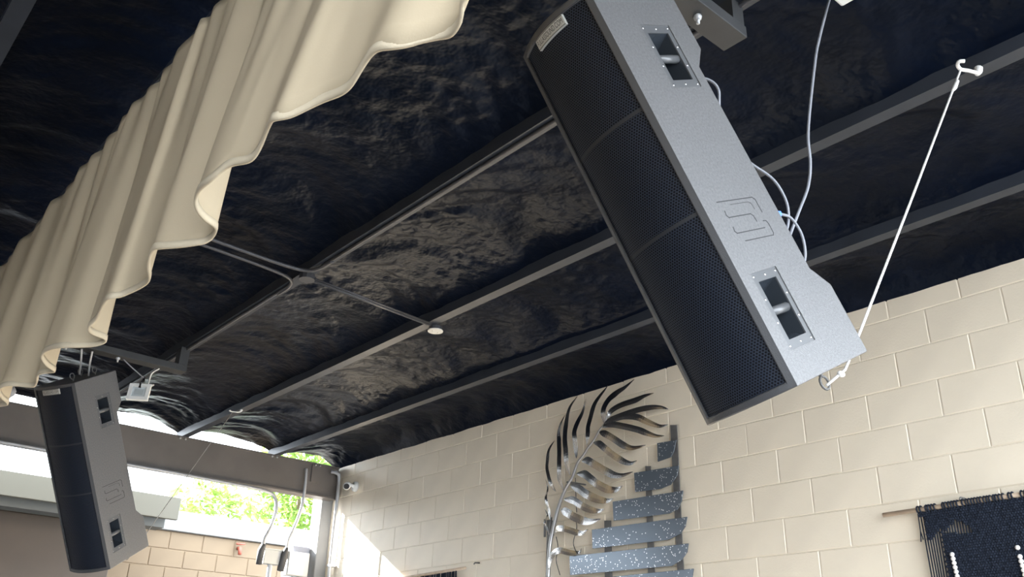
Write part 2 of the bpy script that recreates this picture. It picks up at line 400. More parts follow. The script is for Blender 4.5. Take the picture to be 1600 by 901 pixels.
# ================================================================= LOUDSPEAKERS (local: x width to the left is -, y depth, z length)
L, Wd, D, D2, A1, A2 = 1.2, .3115, .3757, .3187, .2063, .0622
def bow(x):                                        # convex front
    u = (-x/Wd)*2 - 1; return -.046*(1-u*u)
def make_speaker():
    root = thing('loudspeaker', '', 'speaker', (0,0,0), 'hanging loudspeakers')
    prof = [(0,0),(D,0),(D,A1),(D2,A1+A2),(D2,L-A1-A2),(D,L-A1),(D,L),(0,L)]      # (y, z) of the side panel
    HB = (.0433, .0815, .1737, .3064); HT = (.1403, .8615, .2802, 1.0811)          # handle plates (y0, z0, y1, z1)
    bm = bmesh.new()
    def loop(pts, x):
        vs = [bm.verts.new((x, y, z)) for y, z in pts]; return vs, [bm.edges.new((vs[i], vs[(i+1) % len(vs)])) for i in range(len(vs))]
    vo, eo = loop(prof, 0); holes = []
    for y_0, z_0, y_1, z_1 in (HB, HT):
        q = .004; hv_, he = loop([(y_0+q, z_0+q), (y_1-q, z_0+q), (y_1-q, z_1-q), (y_0+q, z_1-q)], 0); eo += he; holes.append(hv_)
    bmesh.ops.triangle_fill(bm, use_beauty=True, use_dissolve=False, edges=eo)
    vl, el = loop(prof, -Wd); bm.faces.new(vl)
    for i in range(len(prof)-1): bm.faces.new((vo[i], vo[i+1], vl[i+1], vl[i])) if 0 < i < len(prof)-2 else None
    for hv_ in holes:                               # walls of the hand holes
        inn = [bm.verts.new((-.012, v.co.y, v.co.z)) for v in hv_]
        for i in range(4): bm.faces.new((hv_[i], hv_[(i+1) % 4], inn[(i+1) % 4], inn[i]))
    # bowed front with a rim, and bowed end panels
    N = 14; r = .020; xs_ = [0, -r] + [-r - (Wd-2*r)*k/N for k in range(1, N)] + [-Wd+r, -Wd]; zs_ = [0, r, L-r, L]
    g = {(i, k): bm.verts.new((x, bow(x), z)) for i, x in enumerate(xs_) for k, z in enumerate(zs_)}
    nX = len(xs_)
    for i in range(nX-1):
        for k in range(3):
            if k == 1 and 0 < i < nX-2: continue
            bm.faces.new((g[i,k], g[i+1,k], g[i+1,k+1], g[i,k+1]))
    inn = {(i, k): bm.verts.new((xs_[i], bow(xs_[i]) + .012, zs_[k])) for i in range(1, nX-1) for k in (1, 2)}
    for i in range(1, nX-2):
        bm.faces.new((g[i,1], g[i+1,1], inn[i+1,1], inn[i,1])); bm.faces.new((g[i,2], g[i+1,2], inn[i+1,2], inn[i,2]))
    for i in (1, nX-2): bm.faces.new((g[i,1], g[i,2], inn[i,2], inn[i,1]))
    for z in (0, L):
        k = 0 if z == 0 else 3
        ring = [g[i,k] for i in range(nX)] + [bm.verts.new((-Wd, D, z)), bm.verts.new((0, D, z))]
        bm.faces.new(ring)
    bmesh.ops.remove_doubles(bm, verts=bm.verts, dist=1e-4); bmesh.ops.recalc_face_normals(bm, faces=bm.faces)
    es = [e for e in bm.edges if e.is_manifold and e.calc_face_angle(0) > .5 and not any(0 > v.co.x > -.02 and v.co.y > .02 for v in e.verts)
          and not all(abs(v.co.x) < 1e-4 and .03 < v.co.y < .30 and .05 < v.co.z < 1.1 for v in e.verts)]
    bmesh.ops.bevel(bm, geom=es, offset=.004, segments=2, profile=.5, affect='EDGES')
    me = bpy.data.meshes.new('cabinet')
    for f_ in bm.faces:
        c_ = f_.calc_center_median()
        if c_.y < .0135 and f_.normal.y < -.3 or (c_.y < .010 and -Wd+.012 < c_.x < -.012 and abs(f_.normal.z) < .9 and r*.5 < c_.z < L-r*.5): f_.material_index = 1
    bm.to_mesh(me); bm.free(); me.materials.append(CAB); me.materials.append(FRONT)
    o = bpy.data.objects.new('cabinet', me); COL.objects.link(o); o.parent = root
    # grille
    gv = []; gf = []; gx = [-r - (Wd-2*r)*k/24 for k in range(25)]
    for x in gx: gv += [(x, bow(x)+.008, r), (x, bow(x)+.008, L-r)]
    for i in range(24): gf.append((2*i, 2*i+2, 2*i+3, 2*i+1))
    go = MB().add(gv, gf).build('grille', GRILLE, root, smooth=True, local=True)
    for zz in (.50, .82):                          # cross ribs behind the mesh show as faint bands on it
        b = MB(); rv = []; rf = []
        for x in gx: rv += [(x, bow(x)+.0068, zz-.005), (x, bow(x)+.0068, zz+.005)]
        for i in range(24): rf.append((2*i, 2*i+2, 2*i+3, 2*i+1))
        b.add(rv, rf).build('seam', mat('grille_seam', (.012,.014,.018), .6), go, local=True)
    # badge on the grille near the top
    bv = []; bf = []; bx = [-.212 + .122*k/10 for k in range(11)]
    for x in bx: bv += [(x, bow(x)-.0005, 1.145), (x, bow(x)-.0005, 1.178), (x, bow(x)+.008, 1.145), (x, bow(x)+.008, 1.178)]
    for i in range(10):
        a = 4*i; bf += [(a, a+4, a+5, a+1), (a, a+2, a+6, a+4), (a+1, a+5, a+7, a+3)]
    bf += [(0,1,3,2), (40,42,43,41)]
    bo = MB().add(bv, bf).build('badge', BADGE, root, local=True); tag(bo, 'pale web address badge with dark border')
    bd = MB()
    for zz in (1.1475, 1.1755):
        V_ = []; F_ = []
        for x in bx: V_ += [(x, bow(x)-.0012, zz-.0009), (x, bow(x)-.0012, zz+.0009)]
        for i in range(10): F_.append((2*i, 2*i+2, 2*i+3, 2*i+1))
        bd.add(V_, F_)
    bd.build('border', INK, bo, local=True)
    fc = bpy.data.curves.new('badge_text', 'FONT'); fc.body = 'FULLASSOUND.COM'; fc.size = .0225; fc.align_x = 'CENTER'; fc.align_y = 'CENTER'; fc.resolution_u = 3
    fo_ = bpy.data.objects.new('t', fc); COL.objects.link(fo_); dg = bpy.context.evaluated_depsgraph_get()
    tm = bpy.data.meshes.new_from_object(fo_.evaluated_get(dg)); bpy.data.objects.remove(fo_)
    wid = max(v.co.x for v in tm.vertices) - min(v.co.x for v in tm.vertices); mxw = .112/wid
    for v in tm.vertices:
        x = -.151 + v.co.x*mxw; z = 1.1615 + v.co.y*1.05; v.co = (x, bow(x)-.0016, z)
    tm.materials.clear(); tm.materials.append(INK); to = bpy.data.objects.new('lettering', tm); COL.objects.link(to); to.parent = bo
    # bar handles sunk in the side panel
    for (y_0, z_0, y_1, z_1) in (HB, HT):
        h = MB(); fr = .020; x1 = -.003
        ys_ = [y_0+.004, y_0+.004+fr, y_1-.004-fr*.9, y_1-.004]; zs2 = [z_0+.004, z_0+.004+fr*1.3, z_1-.004-fr*1.3, z_1-.004]
        for i in range(3):
            for k in range(3):
                if i == 1 and k == 1: continue
                h.box((x1-.004, ys_[i], zs2[k]), (x1, ys_[i+1], zs2[k+1]))
        ho = h.build('handle', PLASTIC, root, local=True)
        c = MB(); ya, yb, za, zb = ys_[1], ys_[2], zs2[1], zs2[2]; d = .075; sl = .012
        o4 = [(x1-.004, ya, za), (x1-.004, yb, za), (x1-.004, yb, zb), (x1-.004, ya, zb)]
        i4 = [(x1-d, ya+sl, za+.035), (x1-d, yb-sl, za+.035), (x1-d, yb-sl, zb-.035), (x1-d, ya+sl, zb-.035)]
        c.add(o4 + i4, [(0,1,5,4),(1,2,6,5),(2,3,7,6),(3,0,4,7),(4,5,6,7)])
        c.build('cup', CUP, ho, local=True)
        zm = (za+zb)/2
        MB().tube([(x1-.016, ya-.001, zm), (x1-.014, (ya+yb)/2, zm), (x1-.016, yb+.001, zm)], [.013,.0125,.013], 12).build('grip', PLASTIC, ho, smooth=True, local=True)
        for (sy, sz) in ((ys_[0]+.009, zs2[0]+.010), (ys_[3]-.009, zs2[0]+.010), (ys_[0]+.009, zs2[3]-.010), (ys_[3]-.009, zs2[3]-.010), ((ya+yb)/2, zs2[0]+.012), ((ya+yb)/2, zs2[3]-.012),
                         (ys_[0]+.009, za+(zb-za)*.3), (ys_[3]-.009, za+(zb-za)*.3), (ys_[0]+.009, za+(zb-za)*.7), (ys_[3]-.009, za+(zb-za)*.7)):
            MB().sphere((x1, sy, sz), .0036, 8, 5, (.6,1,1)).build('screw', SCREW, ho, smooth=True, local=True)
    # routed emblem on the side panel
    EM = [[(.065,.511),(.228,.505),(.2375,.497),(.238,.457)], [(.078,.482),(.0755,.470),(.0815,.4625),(.182,.4595),(.1905,.452),(.1925,.435)],
          [(.0775,.434),(.075,.422),(.0815,.4155),(.2125,.412)], [(.222,.432),(.235,.430),(.239,.420),(.239,.392),(.233,.386),(.0995,.390)], [(.118,.497),(.200,.494),(.210,.488),(.2125,.470)]]
    e = MB()
    for k, ln in enumerate(EM):
        wd = .0014 if k < 4 else .0007
        for (a, b) in zip(ln[:-1], ln[1:]):
            a, b = Vector((0, *a)), Vector((0, *b)); t = (b-a).normalized(); n_ = Vector((0, -t.z, t.y))
            e.obox((a+b)/2, t, n_, (1,0,0), (b-a).length/2 + wd, wd, .0006)
    tag(e.build('emblem', GROOVE, root, local=True), 'routed maker emblem of interlocking lines')
    # back panel input plate, top eye bolts
    ip = MB().box((-.24, D2, .40), (-.07, D2+.006, .60)).build('input_plate', BLACK, root, local=True)
    for (ex, ey, ez, s) in ((-.10, .30, L, 1), (-.21, .30, L, 1), (-.10, .10, L, 1), (-.105, .278, 0, -1)):
        MB().cyl((ex, ey, ez-.002*s), (ex, ey, ez+.012*s), .006, 8).tube([(ex + .0*math.cos(a), ey + .019*math.cos(a), ez + s*.028 + .019*math.sin(a)) for a in [2*math.pi*k/14 for k in range(14)]], 0.0038, 7, closed=True).build('eye_bolt', IRON, root, smooth=True, local=True)
    return root
R1 = Matrix(((-.13135,.88425,-.44816),(-.98617,-.07048,.14998),(.10103,.46166,.88128))); T1 = Vector((1.884,1.1201,2.2634))
R2 = Matrix(((.52692,.72234,-.44787),(-.84954,.46317,-.25248),(.02506,.51352,.85771))); T2 = Vector((1.912,6.0532,2.2242))
def M4(R_, T_): return Matrix.LocRotScale(T_, R_.to_quaternion(), None)
spk = make_speaker(); spk2 = copy_tree(spk)
spk.matrix_world = M4(R1, T1); spk2.matrix_world = M4(R2, T2)
spk['label'] = 'large tall black loudspeaker hanging tilted in front of the block wall'
spk2['label'] = 'smaller-looking far loudspeaker hanging at lower left before the eave beam'
P1 = lambda x, y, z: M4(R1, T1) @ Vector((x, y, z))
P2 = lambda x, y, z: M4(R2, T2) @ Vector((x, y, z))

# ---- timber bearers under the purlins that carry the speakers
for (yb, lab) in ((1.31, 'dark timber bearer above the large loudspeaker, bolt on its underside'), (5.84, 'dark timber bearer above the far loudspeaker and the floodlight')):
    t = thing('hanging_bearer', lab, 'beam', (1.6, yb, Z(1.985)), 'bearers carrying the loudspeakers')
    zb = 1.985 if yb < 3 else 1.955
    MB().box((1.0, yb-.047, Z(zb)), (2.06, yb+.047, Z(zb+.045))).build('plank', LUMBER, t, bevel=.003)
    for bx in (1.12, 2.03): MB().box((bx-.03, yb-.04, Z(zb+.045)), (bx+.03, yb+.04, ZP)).build('packer', LUMBER, t)
    for bx in ((1.86, 1.40) if yb < 3 else (1.62, 1.3)):
        MB().sphere((bx, yb, Z(zb-.004)), .014, 12, 6).cyl((bx, yb, Z(zb-.03)), (bx, yb, Z(zb)), .006).build('bolt', GALV, t, smooth=True)
# ---- suspension wires
def cable(name, pts, r, M, label, cat, group=None, n=8, seg=7):
    o = MB().tube(catmull(pts, n), r, seg).build(name, M, smooth=True); tag(o, label, cat, group); return o
a = P1(-.10, .30, L+.036); b = Vector((1.62, 1.31, Z(1.985)))
cable('suspension_wire', [a, (a+b)/2 + Vector((.004,0,0)), b], .0028, GALV, 'left-hand thin suspension wire at the top of the large loudspeaker', 'wire', 'speaker suspension wires')
cable('suspension_wire', [a, (a+b)/2 + Vector((.02,.0,0)), b + Vector((.07,0,0))], .0028, GALV, 'right-hand thin suspension wire at the top of the large loudspeaker', 'wire', 'speaker suspension wires')
a = P2(-.12, .22, L+.01); b = Vector((1.42, 5.84, Z(1.955)))
for dx in (-.025, .03):
    cable('suspension_wire', [a + Vector((dx,0,0)), (a+b)/2 + Vector((dx,0,0)), b + Vector((dx*1.2,0,0))], .006, GALV, ('left' if dx < 0 else 'right') + ' of the paired wires holding the far loudspeaker', 'wire', 'speaker suspension wires')
# ---- tie ropes with their hooks
def hook(p, s, label):                            # screw hook lying almost level under the flange
    t = thing('ceiling_hook', label, 'hook', p, 'hooks on the purlin'); p = Vector(p)
    path = [(0,0,0), (-.010,.001,-.025), (-.042,.001,-.039), (-.070,.012,-.040), (-.098,.027,-.040), (-.128,.024,-.040), (-.143,.011,-.040), (-.132,-.002,-.040)]
    MB().tube(catmull([p + Vector(q)*s for q in path], 4), .0068*s, 8).build('shank', WHITEM, t, smooth=True)
    MB().tube([p + Vector((0,0,0)), p + Vector((-.004,0,-.014))*s, p + Vector((-.02,.001,-.034))*s], [.016*s, .014*s, .009*s], 10).build('collar', WHITEM, t, smooth=True)
    return p + Vector((-.096,.027,-.047))*s
hp = hook((2.955, .885, ZP), 1, 'white screw hook on the purlin holding the long white rope')
eye = P1(-.105, .278, -.04); edge = P1(-.075, .385, -.006)
rp = thing('tie_rope', 'long white rope from ceiling hook to the large loudspeaker base', 'rope', tuple(eye))
MB().tube([hp + Vector((0,0,.008)), hp*.5 + edge*.5, edge, P1(-.08, .36, -.02), eye + Vector((.0,0,.004))], .0042, 8).build('cord', ROPE, rp, smooth=True)
kn = P1(-.085, .34, -.026)
MB().sphere(kn, .011, 8, 6, (1.5, .8, .8)).build('knot', ROPE, rp, smooth=True)
dirn = (edge - hp).normalized()
MB().tube([hp + dirn*.06, hp + dirn*.10, hp + dirn*.125 + Vector((-.006,0,0))], [.007, .008, .004], 8).build('knot', ROPE, rp, smooth=True)
hp2 = hook((2.965, 6.90, ZP), .7, 'small hook on the purlin holding the thin rope of the far loudspeaker')
e2 = P2(-.05, .37, .04)
cable('tie_rope', [hp2, (hp2+e2)/2, e2], .0028, mat('thin_grey_rope', (.3,.29,.27), .8), 'thin grey rope from the far loudspeaker up to a purlin', 'rope')
# ---- speaker cables
cable('speaker_cable', [Vector((2.29, 1.055, Z(2.225))), Vector((2.235, 1.11, Z(1.98))), Vector((2.20, 1.12, Z(1.86))), Vector((2.16, 1.15, Z(1.61))), Vector((2.165, 1.16, Z(1.50))), Vector((2.16, 1.175, Z(1.42))), Vector((2.11, 1.19, Z(1.315))), Vector((2.085, 1.205, Z(1.25))), Vector((2.05, 1.21, Z(1.18)))], .0048, GREYCABLE, 'long grey cable hanging from the ceiling behind the large loudspeaker', 'cable')
cable('speaker_cable', [P1(-.05, .33, .93), P1(-.02, .36, .90), P1(-.012, .37, .86), P1(-.03, .352, .80), P1(-.05, .34, .70), P1(-.03, .36, .62), P1(-.012, .392, .555), P1(-.012, .405, .50), P1(-.02, .40, .45), P1(-.04, .375, .40), P1(-.08, .34, .37)], .0042, GREYCABLE, 'grey cable looping down the back of the large loudspeaker', 'cable')
pt = thing('blue_plug_cable', 'cable with a blue plug in the back of the large loudspeaker', 'cable', tuple(P1(-.045, D2, .45)))
MB().tube([P1(-.05, D2-.002, .455), P1(-.035, D2+.03, .452), P1(-.026, D2+.045, .447)], [.012,.012,.009], 10).build('plug', BLUE, pt, smooth=True)
MB().tube(catmull([P1(-.026, D2+.045, .447), P1(-.02, D2+.075, .425), P1(-.02, D2+.082, .37), P1(-.03, D2+.06, .31), P1(-.05, D2+.03, .275)], 8), .0042, 8).build('cord', GREYCABLE, pt, smooth=True)

# ================================================================= CEILING FITTINGS
jt = thing('conduit_junction', 'dark junction box where two ceiling conduits meet on the purlin', 'conduit', (2.06, 4.18, ZP))
MB().tube([(2.055, 4.18, ZP-.03), (2.055, 4.18, ZP)], .045, 12).build('box', CONDUIT, jt)
MB().tube(catmull([(.9, 4.10, ZP-.018), (1.5, 4.11, ZP-.018), (1.85, 4.12, ZP-.018), (2.0, 4.10, ZP-.016), (2.045, 4.02, ZP-.014), (2.05, 3.9, ZP-.014)], 6), .010, 8).build('conduit', CONDUIT, jt, smooth=True)
MB().tube(catmull([(.9, 4.19, ZP-.018), (1.5, 4.20, ZP-.018), (1.85, 4.22, ZP-.018), (1.99, 4.26, ZP-.016), (2.04, 4.36, ZP-.014), (2.045, 4.5, ZP-.014)], 6), .010, 8).build('conduit', CONDUIT, jt, smooth=True)
MB().tube([(2.045, -1.2, ZP-.010), (2.045, 4.0, ZP-.010)], .009, 8).build('conduit', CONDUIT, jt, smooth=True)
MB().tube([(2.04, 4.35, ZP-.010), (2.04, 8.0, ZP-.010)], .009, 8).build('conduit', CONDUIT, jt, smooth=True)
MB().tube([(2.09, 4.185, ZP-.016), (2.96, 4.255, ZP-.016)], .010, 8).tube([(2.09, 4.165, ZP-.014), (2.96, 4.235, ZP-.014)], .005, 6).build('conduit', CONDUIT, jt, smooth=True)
pl = thing('cover_plate', 'round white cover plate on the purlin at the end of the conduit', 'cover', (3.03, 4.29, ZP-.03))
MB().tube([(3.03, 4.29, ZP), (3.03, 4.29, ZP-.026)], .042, 16).build('box', CONDUIT, pl)
MB().tube([(3.03, 4.29, ZP-.026), (3.03, 4.29, ZP-.031)], [.050,.048], 20).build('disc', mat('weathered_white', (.55,.54,.50), .5), pl)
for s in (-1, 1): MB().sphere((3.03+.02*s, 4.29, ZP-.032), .004, 6, 4).build('screw', SCREW, pl)
fx = thing('light_fixture', 'white ceiling light housing cut by the top edge of the frame', 'light', (2.19, .78, ZP-.10))
MB().prism([(2.145, .55, ZP), (2.245, .55, ZP), (2.245, 1.025, ZP), (2.145, 1.025, ZP)], (0, 0, -.03)).build('base', WHITEM, fx)
MB().prism([(2.15, .56, ZP-.03), (2.24, .56, ZP-.03), (2.24, 1.02, ZP-.03), (2.15, 1.02, ZP-.03)], (0, 0, -.035)).build('housing', WHITEM, fx, bevel=.008)
# floodlight hung from the far bearer
ft = thing('floodlight', 'small square white floodlight hung under the far bearer', 'floodlight', (1.82, 5.93, Z(1.74)))
fr_ = Matrix.Rotation(math.radians(-34), 3, 'Z') @ Matrix.Rotation(math.radians(-10), 3, 'X')
FC = Vector((1.822, 5.93, Z(1.787)))
fp = lambda x, y, z: FC + fr_ @ Vector((x, y, z))
b = MB()
for (x0, z0, x1, z1) in ((-.068, -.058, -.045, .058), (.045, -.058, .068, .058), (-.045, -.058, .045, -.036), (-.045, .036, .045, .058)):
    b.prism([fp(x0, -.012, z0), fp(x1, -.012, z0), fp(x1, -.012, z1), fp(x0, -.012, z1)], fr_ @ Vector((0, .024, 0)))
b.build('frame', WHITEM, ft)
MB().prism([fp(-.05, -.004, -.042), fp(.05, -.004, -.042), fp(.05, -.004, .042), fp(-.05, -.004, .042)], fr_ @ Vector((0, .03, 0))).build('glass', GLASSM, ft)
MB().prism([fp(-.028, -.006, -.020), fp(.028, -.006, -.020), fp(.028, -.006, .020), fp(-.028, -.006, .020)], fr_ @ Vector((0, .003, 0))).build('emitter', mat('lamp_emitter_plate', (.40,.45,.46), .4), ft)
MB().tube([fp(-.066, 0, .05), fp(-.064, .055, .088), fp(.064, .055, .088), fp(.066, 0, .05)], .006, 6).build('bracket', WHITEM, ft)
MB().tube([fp(.0, -.014, .03), fp(.0, -.014, .062), fp(.0, .03, .10), fp(-.004, .035, .13)], .009, 8).build('clamp', BLACK, ft)
fpt = fp(-.002, .035, .125)
MB().tube(catmull([fpt, (1.72, 5.87, Z(1.925)), (1.655, 5.845, Z(1.955))], 6), .004, 6).build('cord', GREYCABLE, ft, smooth=True)
MB().tube(catmull([fp(.03, .05, .09), (1.87, 5.90, Z(1.92)), (1.90, 5.86, Z(1.955))], 6), .004, 6).build('cord', WHITEM, ft, smooth=True)

cb_ = MB().sphere((1.40, 7.99, Z(2.165)), .085, 16, 12, (1.1, .7, .95))
cb_.v = [v + (v - Vector((1.40, 7.99, Z(2.165))))*(.55*noise.noise(v*17) + .25*noise.noise(v*41)) for v in cb_.v]
tag(cb_.build('cloth_bundle', mat('white_cloth', (.55,.56,.6), .8, trans=.3), smooth=True), 'crumpled white cloth tucked on the eave beam at the left edge', 'cloth')

# ================================================================= CONDUITS AND BOXES AT THE CORNER
c1 = thing('meter_box', 'smaller pale electrical box with conduit rising to the eave beam', 'electrical box', (4.03, 8.25, 0), 'boxes by the corner')
MB().box((3.985, 8.22, Z(1.115)), (4.165, 8.32, Z(1.25))).build('case', BOXM, c1, bevel=.006)
MB().box((3.975, 8.21, Z(1.245)), (4.175, 8.325, Z(1.256))).build('lid', BOXM, c1)
MB().tube(catmull([(1.2, YB-.045, Z(1.778)), (2.8, YB-.045, Z(1.772)), (3.5, YB-.045, Z(1.765)), (3.80, YB-.045, Z(1.755)), (3.93, 8.07, Z(1.72)), (3.965, 8.06, Z(1.60)), (3.955, 8.09, Z(1.46)), (3.94, 8.17, Z(1.34)), (3.96, 8.22, Z(1.25)), (3.965, 8.24, Z(1.15))], 6), .017, 8).build('conduit', GALV, c1, smooth=True)
MB().cyl((4.08, 8.27, 0), (4.08, 8.27, Z(1.12)), .022).build('riser', GALV, c1)
MB().tube([(3.955, 8.20, Z(1.29)), (3.945, 8.22, Z(1.23)), (3.95, 8.24, Z(1.10))], [.02, .034, .03], 8).build('fitting', mat('grey_fitting', (.07,.07,.072), .6), c1, smooth=True)
c2 = thing('meter_box', 'larger pale electrical box beside the slate stub post', 'electrical box', (4.33, 8.25, 0), 'boxes by the corner')
MB().box((4.225, 8.20, Z(1.03)), (4.46, 8.31, Z(1.255))).build('case', BOXM, c2, bevel=.008)
MB().box((4.235, 8.190, Z(1.04)), (4.40, 8.20, Z(1.245))).build('door', WHITEM, c2, bevel=.003)
MB().tube(catmull([(4.23, YB-.035, Z(2.04)), (4.235, YB-.045, Z(1.95)), (4.235, YB-.045, Z(1.72)), (4.23, 8.08, Z(1.60)), (4.21, 8.12, Z(1.47)), (4.20, 8.18, Z(1.37)), (4.21, 8.22, Z(1.27)), (4.20, 8.235, Z(1.20))], 6), .016, 8).build('conduit', GALV, c2, smooth=True)
MB().tube([(4.20, 8.20, Z(1.28)), (4.19, 8.21, Z(1.22)), (4.17, 8.22, Z(1.06))], [.018, .036, .034], 8).build('fitting', mat('grey_fitting', (.07,.07,.072), .6), c2, smooth=True)
MB().cyl((4.34, 8.26, 0), (4.34, 8.26, Z(1.04)), .022).build('riser', GALV, c2)
ppt = thing('corner_pipe', 'slim grey pipe running down the corner beside the bright wall', 'pipe', (4.60, 8.02, 0))
MB().tube(catmull([(4.52, 8.07, Z(2.06)), (4.57, 8.03, Z(2.045)), (4.595, 8.03, Z(2.00)), (4.60, 8.03, Z(1.8)), (4.60, 8.03, Z(1.2)), (4.60, 8.03, .02)], 6), .018, 8).build('tube', GALV, ppt, smooth=True)
MB().box((4.575, 8.01, Z(1.13)), (4.655, 8.05, Z(1.15))).build('strap', GALV, ppt)
sc = thing('security_camera', 'small white dome-mounted security camera high in the corner', 'camera', (4.60, 7.78, Z(1.87)))
MB().tube([(WX-.001, 7.78, Z(1.885)), (WX-.03, 7.78, Z(1.885))], [.052, .046], 16).build('mount', WHITEM, sc, smooth=True)
MB().tube([(4.63, 7.78, Z(1.885)), (4.585, 7.79, Z(1.90))], .016, 10).build('arm', WHITEM, sc, smooth=True)
ca = Vector((4.585, 7.82, Z(1.90))); cbv = Vector((4.52, 7.735, Z(1.862)))
MB().tube([ca, ca*.7+cbv*.3, cbv], [.03, .036, .036], 14).build('body', WHITEM, sc, smooth=True)
MB().tube([cbv, cbv + (cbv-ca).normalized()*.006], .028, 14).build('lens', BLACK, sc)
tv = thing('wall_tap', 'small red-brown tap fixed on the far block wall', 'tap', (4.86, YF-.06, Z(1.52)))
MB().tube([(4.87, YF-.01, Z(1.60)), (4.87, YF-.07, Z(1.60)), (4.865, YF-.09, Z(1.52))], .022, 8).build('spout', RED, tv, smooth=True)
MB().tube([(4.82, YF-.06, Z(1.645)), (4.93, YF-.06, Z(1.655))], .012, 8).build('handle', RED, tv, smooth=True)

# ================================================================= LEAF SCULPTURE ON THE WALL
LEAVES = [([(4.797, 2.951), (4.832, 3.008), (4.867, 3.076), (4.903, 3.15), (4.904, 3.224), (4.898, 3.272), (4.877, 3.318), (4.849, 3.353)], 0.03), ([(4.729, 2.955), (4.749, 3.029), (4.743, 3.124), (4.757, 3.223), (4.785, 3.326), (4.799, 3.389), (4.779, 3.45), (4.723, 3.524)], 0.0416), ([(4.655, 3.052), (4.668, 3.135), (4.674, 3.233), (4.702, 3.335), (4.716, 3.412), (4.702, 3.499), (4.667, 3.578), (4.591, 3.647)], 0.0441), ([(4.587, 3.165), (4.587, 3.241), (4.586, 3.314), (4.592, 3.378), (4.578, 3.459), (4.544, 3.526), (4.496, 3.605)], 0.0432), ([(4.468, 3.234), (4.447, 3.312), (4.453, 3.385), (4.438, 3.455), (4.404, 3.536), (4.344, 3.606), (4.285, 3.661)], 0.0392), ([(4.857, 2.753), (4.871, 2.834), (4.9, 2.918), (4.922, 2.983), (4.938, 3.067)], 0.024), ([(4.876, 2.649), (4.898, 2.729), (4.919, 2.788), (4.934, 2.842)], 0.0188), ([(4.299, 3.359), (4.291, 3.424), (4.276, 3.488), (4.243, 3.549), (4.185, 3.584), (4.103, 3.604), (4.016, 3.641)], 0.0432), ([(4.279, 3.398), (4.215, 3.437), (4.108, 3.471), (4.005, 3.486), (3.927, 3.497), (3.845, 3.501)], 0.0376), ([(4.292, 3.367), (4.216, 3.385), (4.111, 3.396), (3.979, 3.401), (3.856, 3.398), (3.788, 3.388), (3.728, 3.361)], 0.0368), ([(4.305, 3.351), (4.235, 3.379), (4.112, 3.382), (3.981, 3.351), (3.896, 3.301), (3.818, 3.263), (3.734, 3.255)], 0.0414), ([(4.312, 3.342), (4.217, 3.343), (4.114, 3.313), (3.985, 3.264), (3.911, 3.227), (3.844, 3.197), (3.777, 3.188)], 0.0405), ([(4.344, 3.316), (4.269, 3.282), (4.196, 3.231), (4.125, 3.181), (4.054, 3.151), (3.943, 3.153)], 0.045), ([(4.416, 3.253), (4.333, 3.224), (4.272, 3.176), (4.212, 3.119), (4.141, 3.071), (4.071, 3.046), (4.017, 3.055)], 0.045), ([(4.535, 3.137), (4.45, 3.123), (4.387, 3.084), (4.307, 3.03), (4.234, 2.991), (4.156, 2.975), (4.061, 2.986)], 0.0495), ([(4.588, 3.052), (4.497, 3.033), (4.427, 2.989), (4.353, 2.933), (4.28, 2.895), (4.213, 2.89), (4.153, 2.903)], 0.054), ([(4.648, 2.976), (4.563, 2.941), (4.486, 2.893), (4.404, 2.85), (4.324, 2.826), (4.245, 2.828)], 0.054), ([(4.715, 2.883), (4.622, 2.866), (4.551, 2.829), (4.481, 2.788), (4.406, 2.765), (4.332, 2.769)], 0.0484), ([(4.755, 2.81), (4.675, 2.786), (4.597, 2.74), (4.533, 2.71), (4.451, 2.696), (4.37, 2.704)], 0.054), ([(4.822, 2.657), (4.755, 2.677), (4.675, 2.663), (4.604, 2.637), (4.546, 2.627), (4.489, 2.647)], 0.0396), ([(4.867, 2.4), (4.854, 2.47), (4.807, 2.511), (4.741, 2.522), (4.663, 2.502), (4.598, 2.5), (4.56, 2.523)], 0.0396)]
SPINE = [(4.891, 2.336), (4.886, 2.446), (4.874, 2.576), (4.841, 2.691), (4.801, 2.802), (4.754, 2.899), (4.7, 2.975), (4.64, 3.037), (4.586, 3.132), (4.526, 3.179), (4.473, 3.231), (4.42, 3.269), (4.361, 3.334), (4.303, 3.38), (4.276, 3.446)]
SLATS = [[(3.848, 3.151), (3.683, 3.142), (3.709, 3.069), (3.738, 3.035), (3.85, 3.024)], [(4.063, 2.982), (3.673, 2.969), (3.693, 2.904), (3.75, 2.854), (3.838, 2.839), (4.06, 2.85)], [(4.269, 2.813), (3.65, 2.802), (3.667, 2.734), (3.707, 2.686), (3.772, 2.67), (4.264, 2.681)], [(4.473, 2.645), (3.628, 2.632), (3.647, 2.574), (3.692, 2.531), (3.788, 2.505), (4.469, 2.514)], [(4.698, 2.485), (3.63, 2.467), (3.643, 2.416), (3.693, 2.369), (3.772, 2.341), (4.692, 2.353)], [(4.883, 2.316), (3.601, 2.312), (3.615, 2.259), (3.663, 2.213), (3.746, 2.181), (4.875, 2.18)]]
STRAPS = [[(3.745, 3.261), (3.69, 3.25), (3.697, 2.237), (3.747, 2.24)], [(3.979, 3.019), (3.931, 3.011), (3.936, 2.253), (3.99, 2.257)], [(4.372, 2.699), (4.311, 2.692), (4.311, 2.279), (4.376, 2.284)]]
WIRES = [[(4.822, 2.632), (4.802, 2.548), (4.821, 2.465), (4.781, 2.36)], [(4.617, 2.731), (4.611, 2.663), (4.644, 2.569), (4.606, 2.486)], [(4.622, 3.032), (4.616, 2.891), (4.61, 2.78)]]
lt = thing('leaf_sculpture', 'metal palm-frond wall sculpture with glittering grey slats', 'wall art', (4.60, 4.2, 2.18))
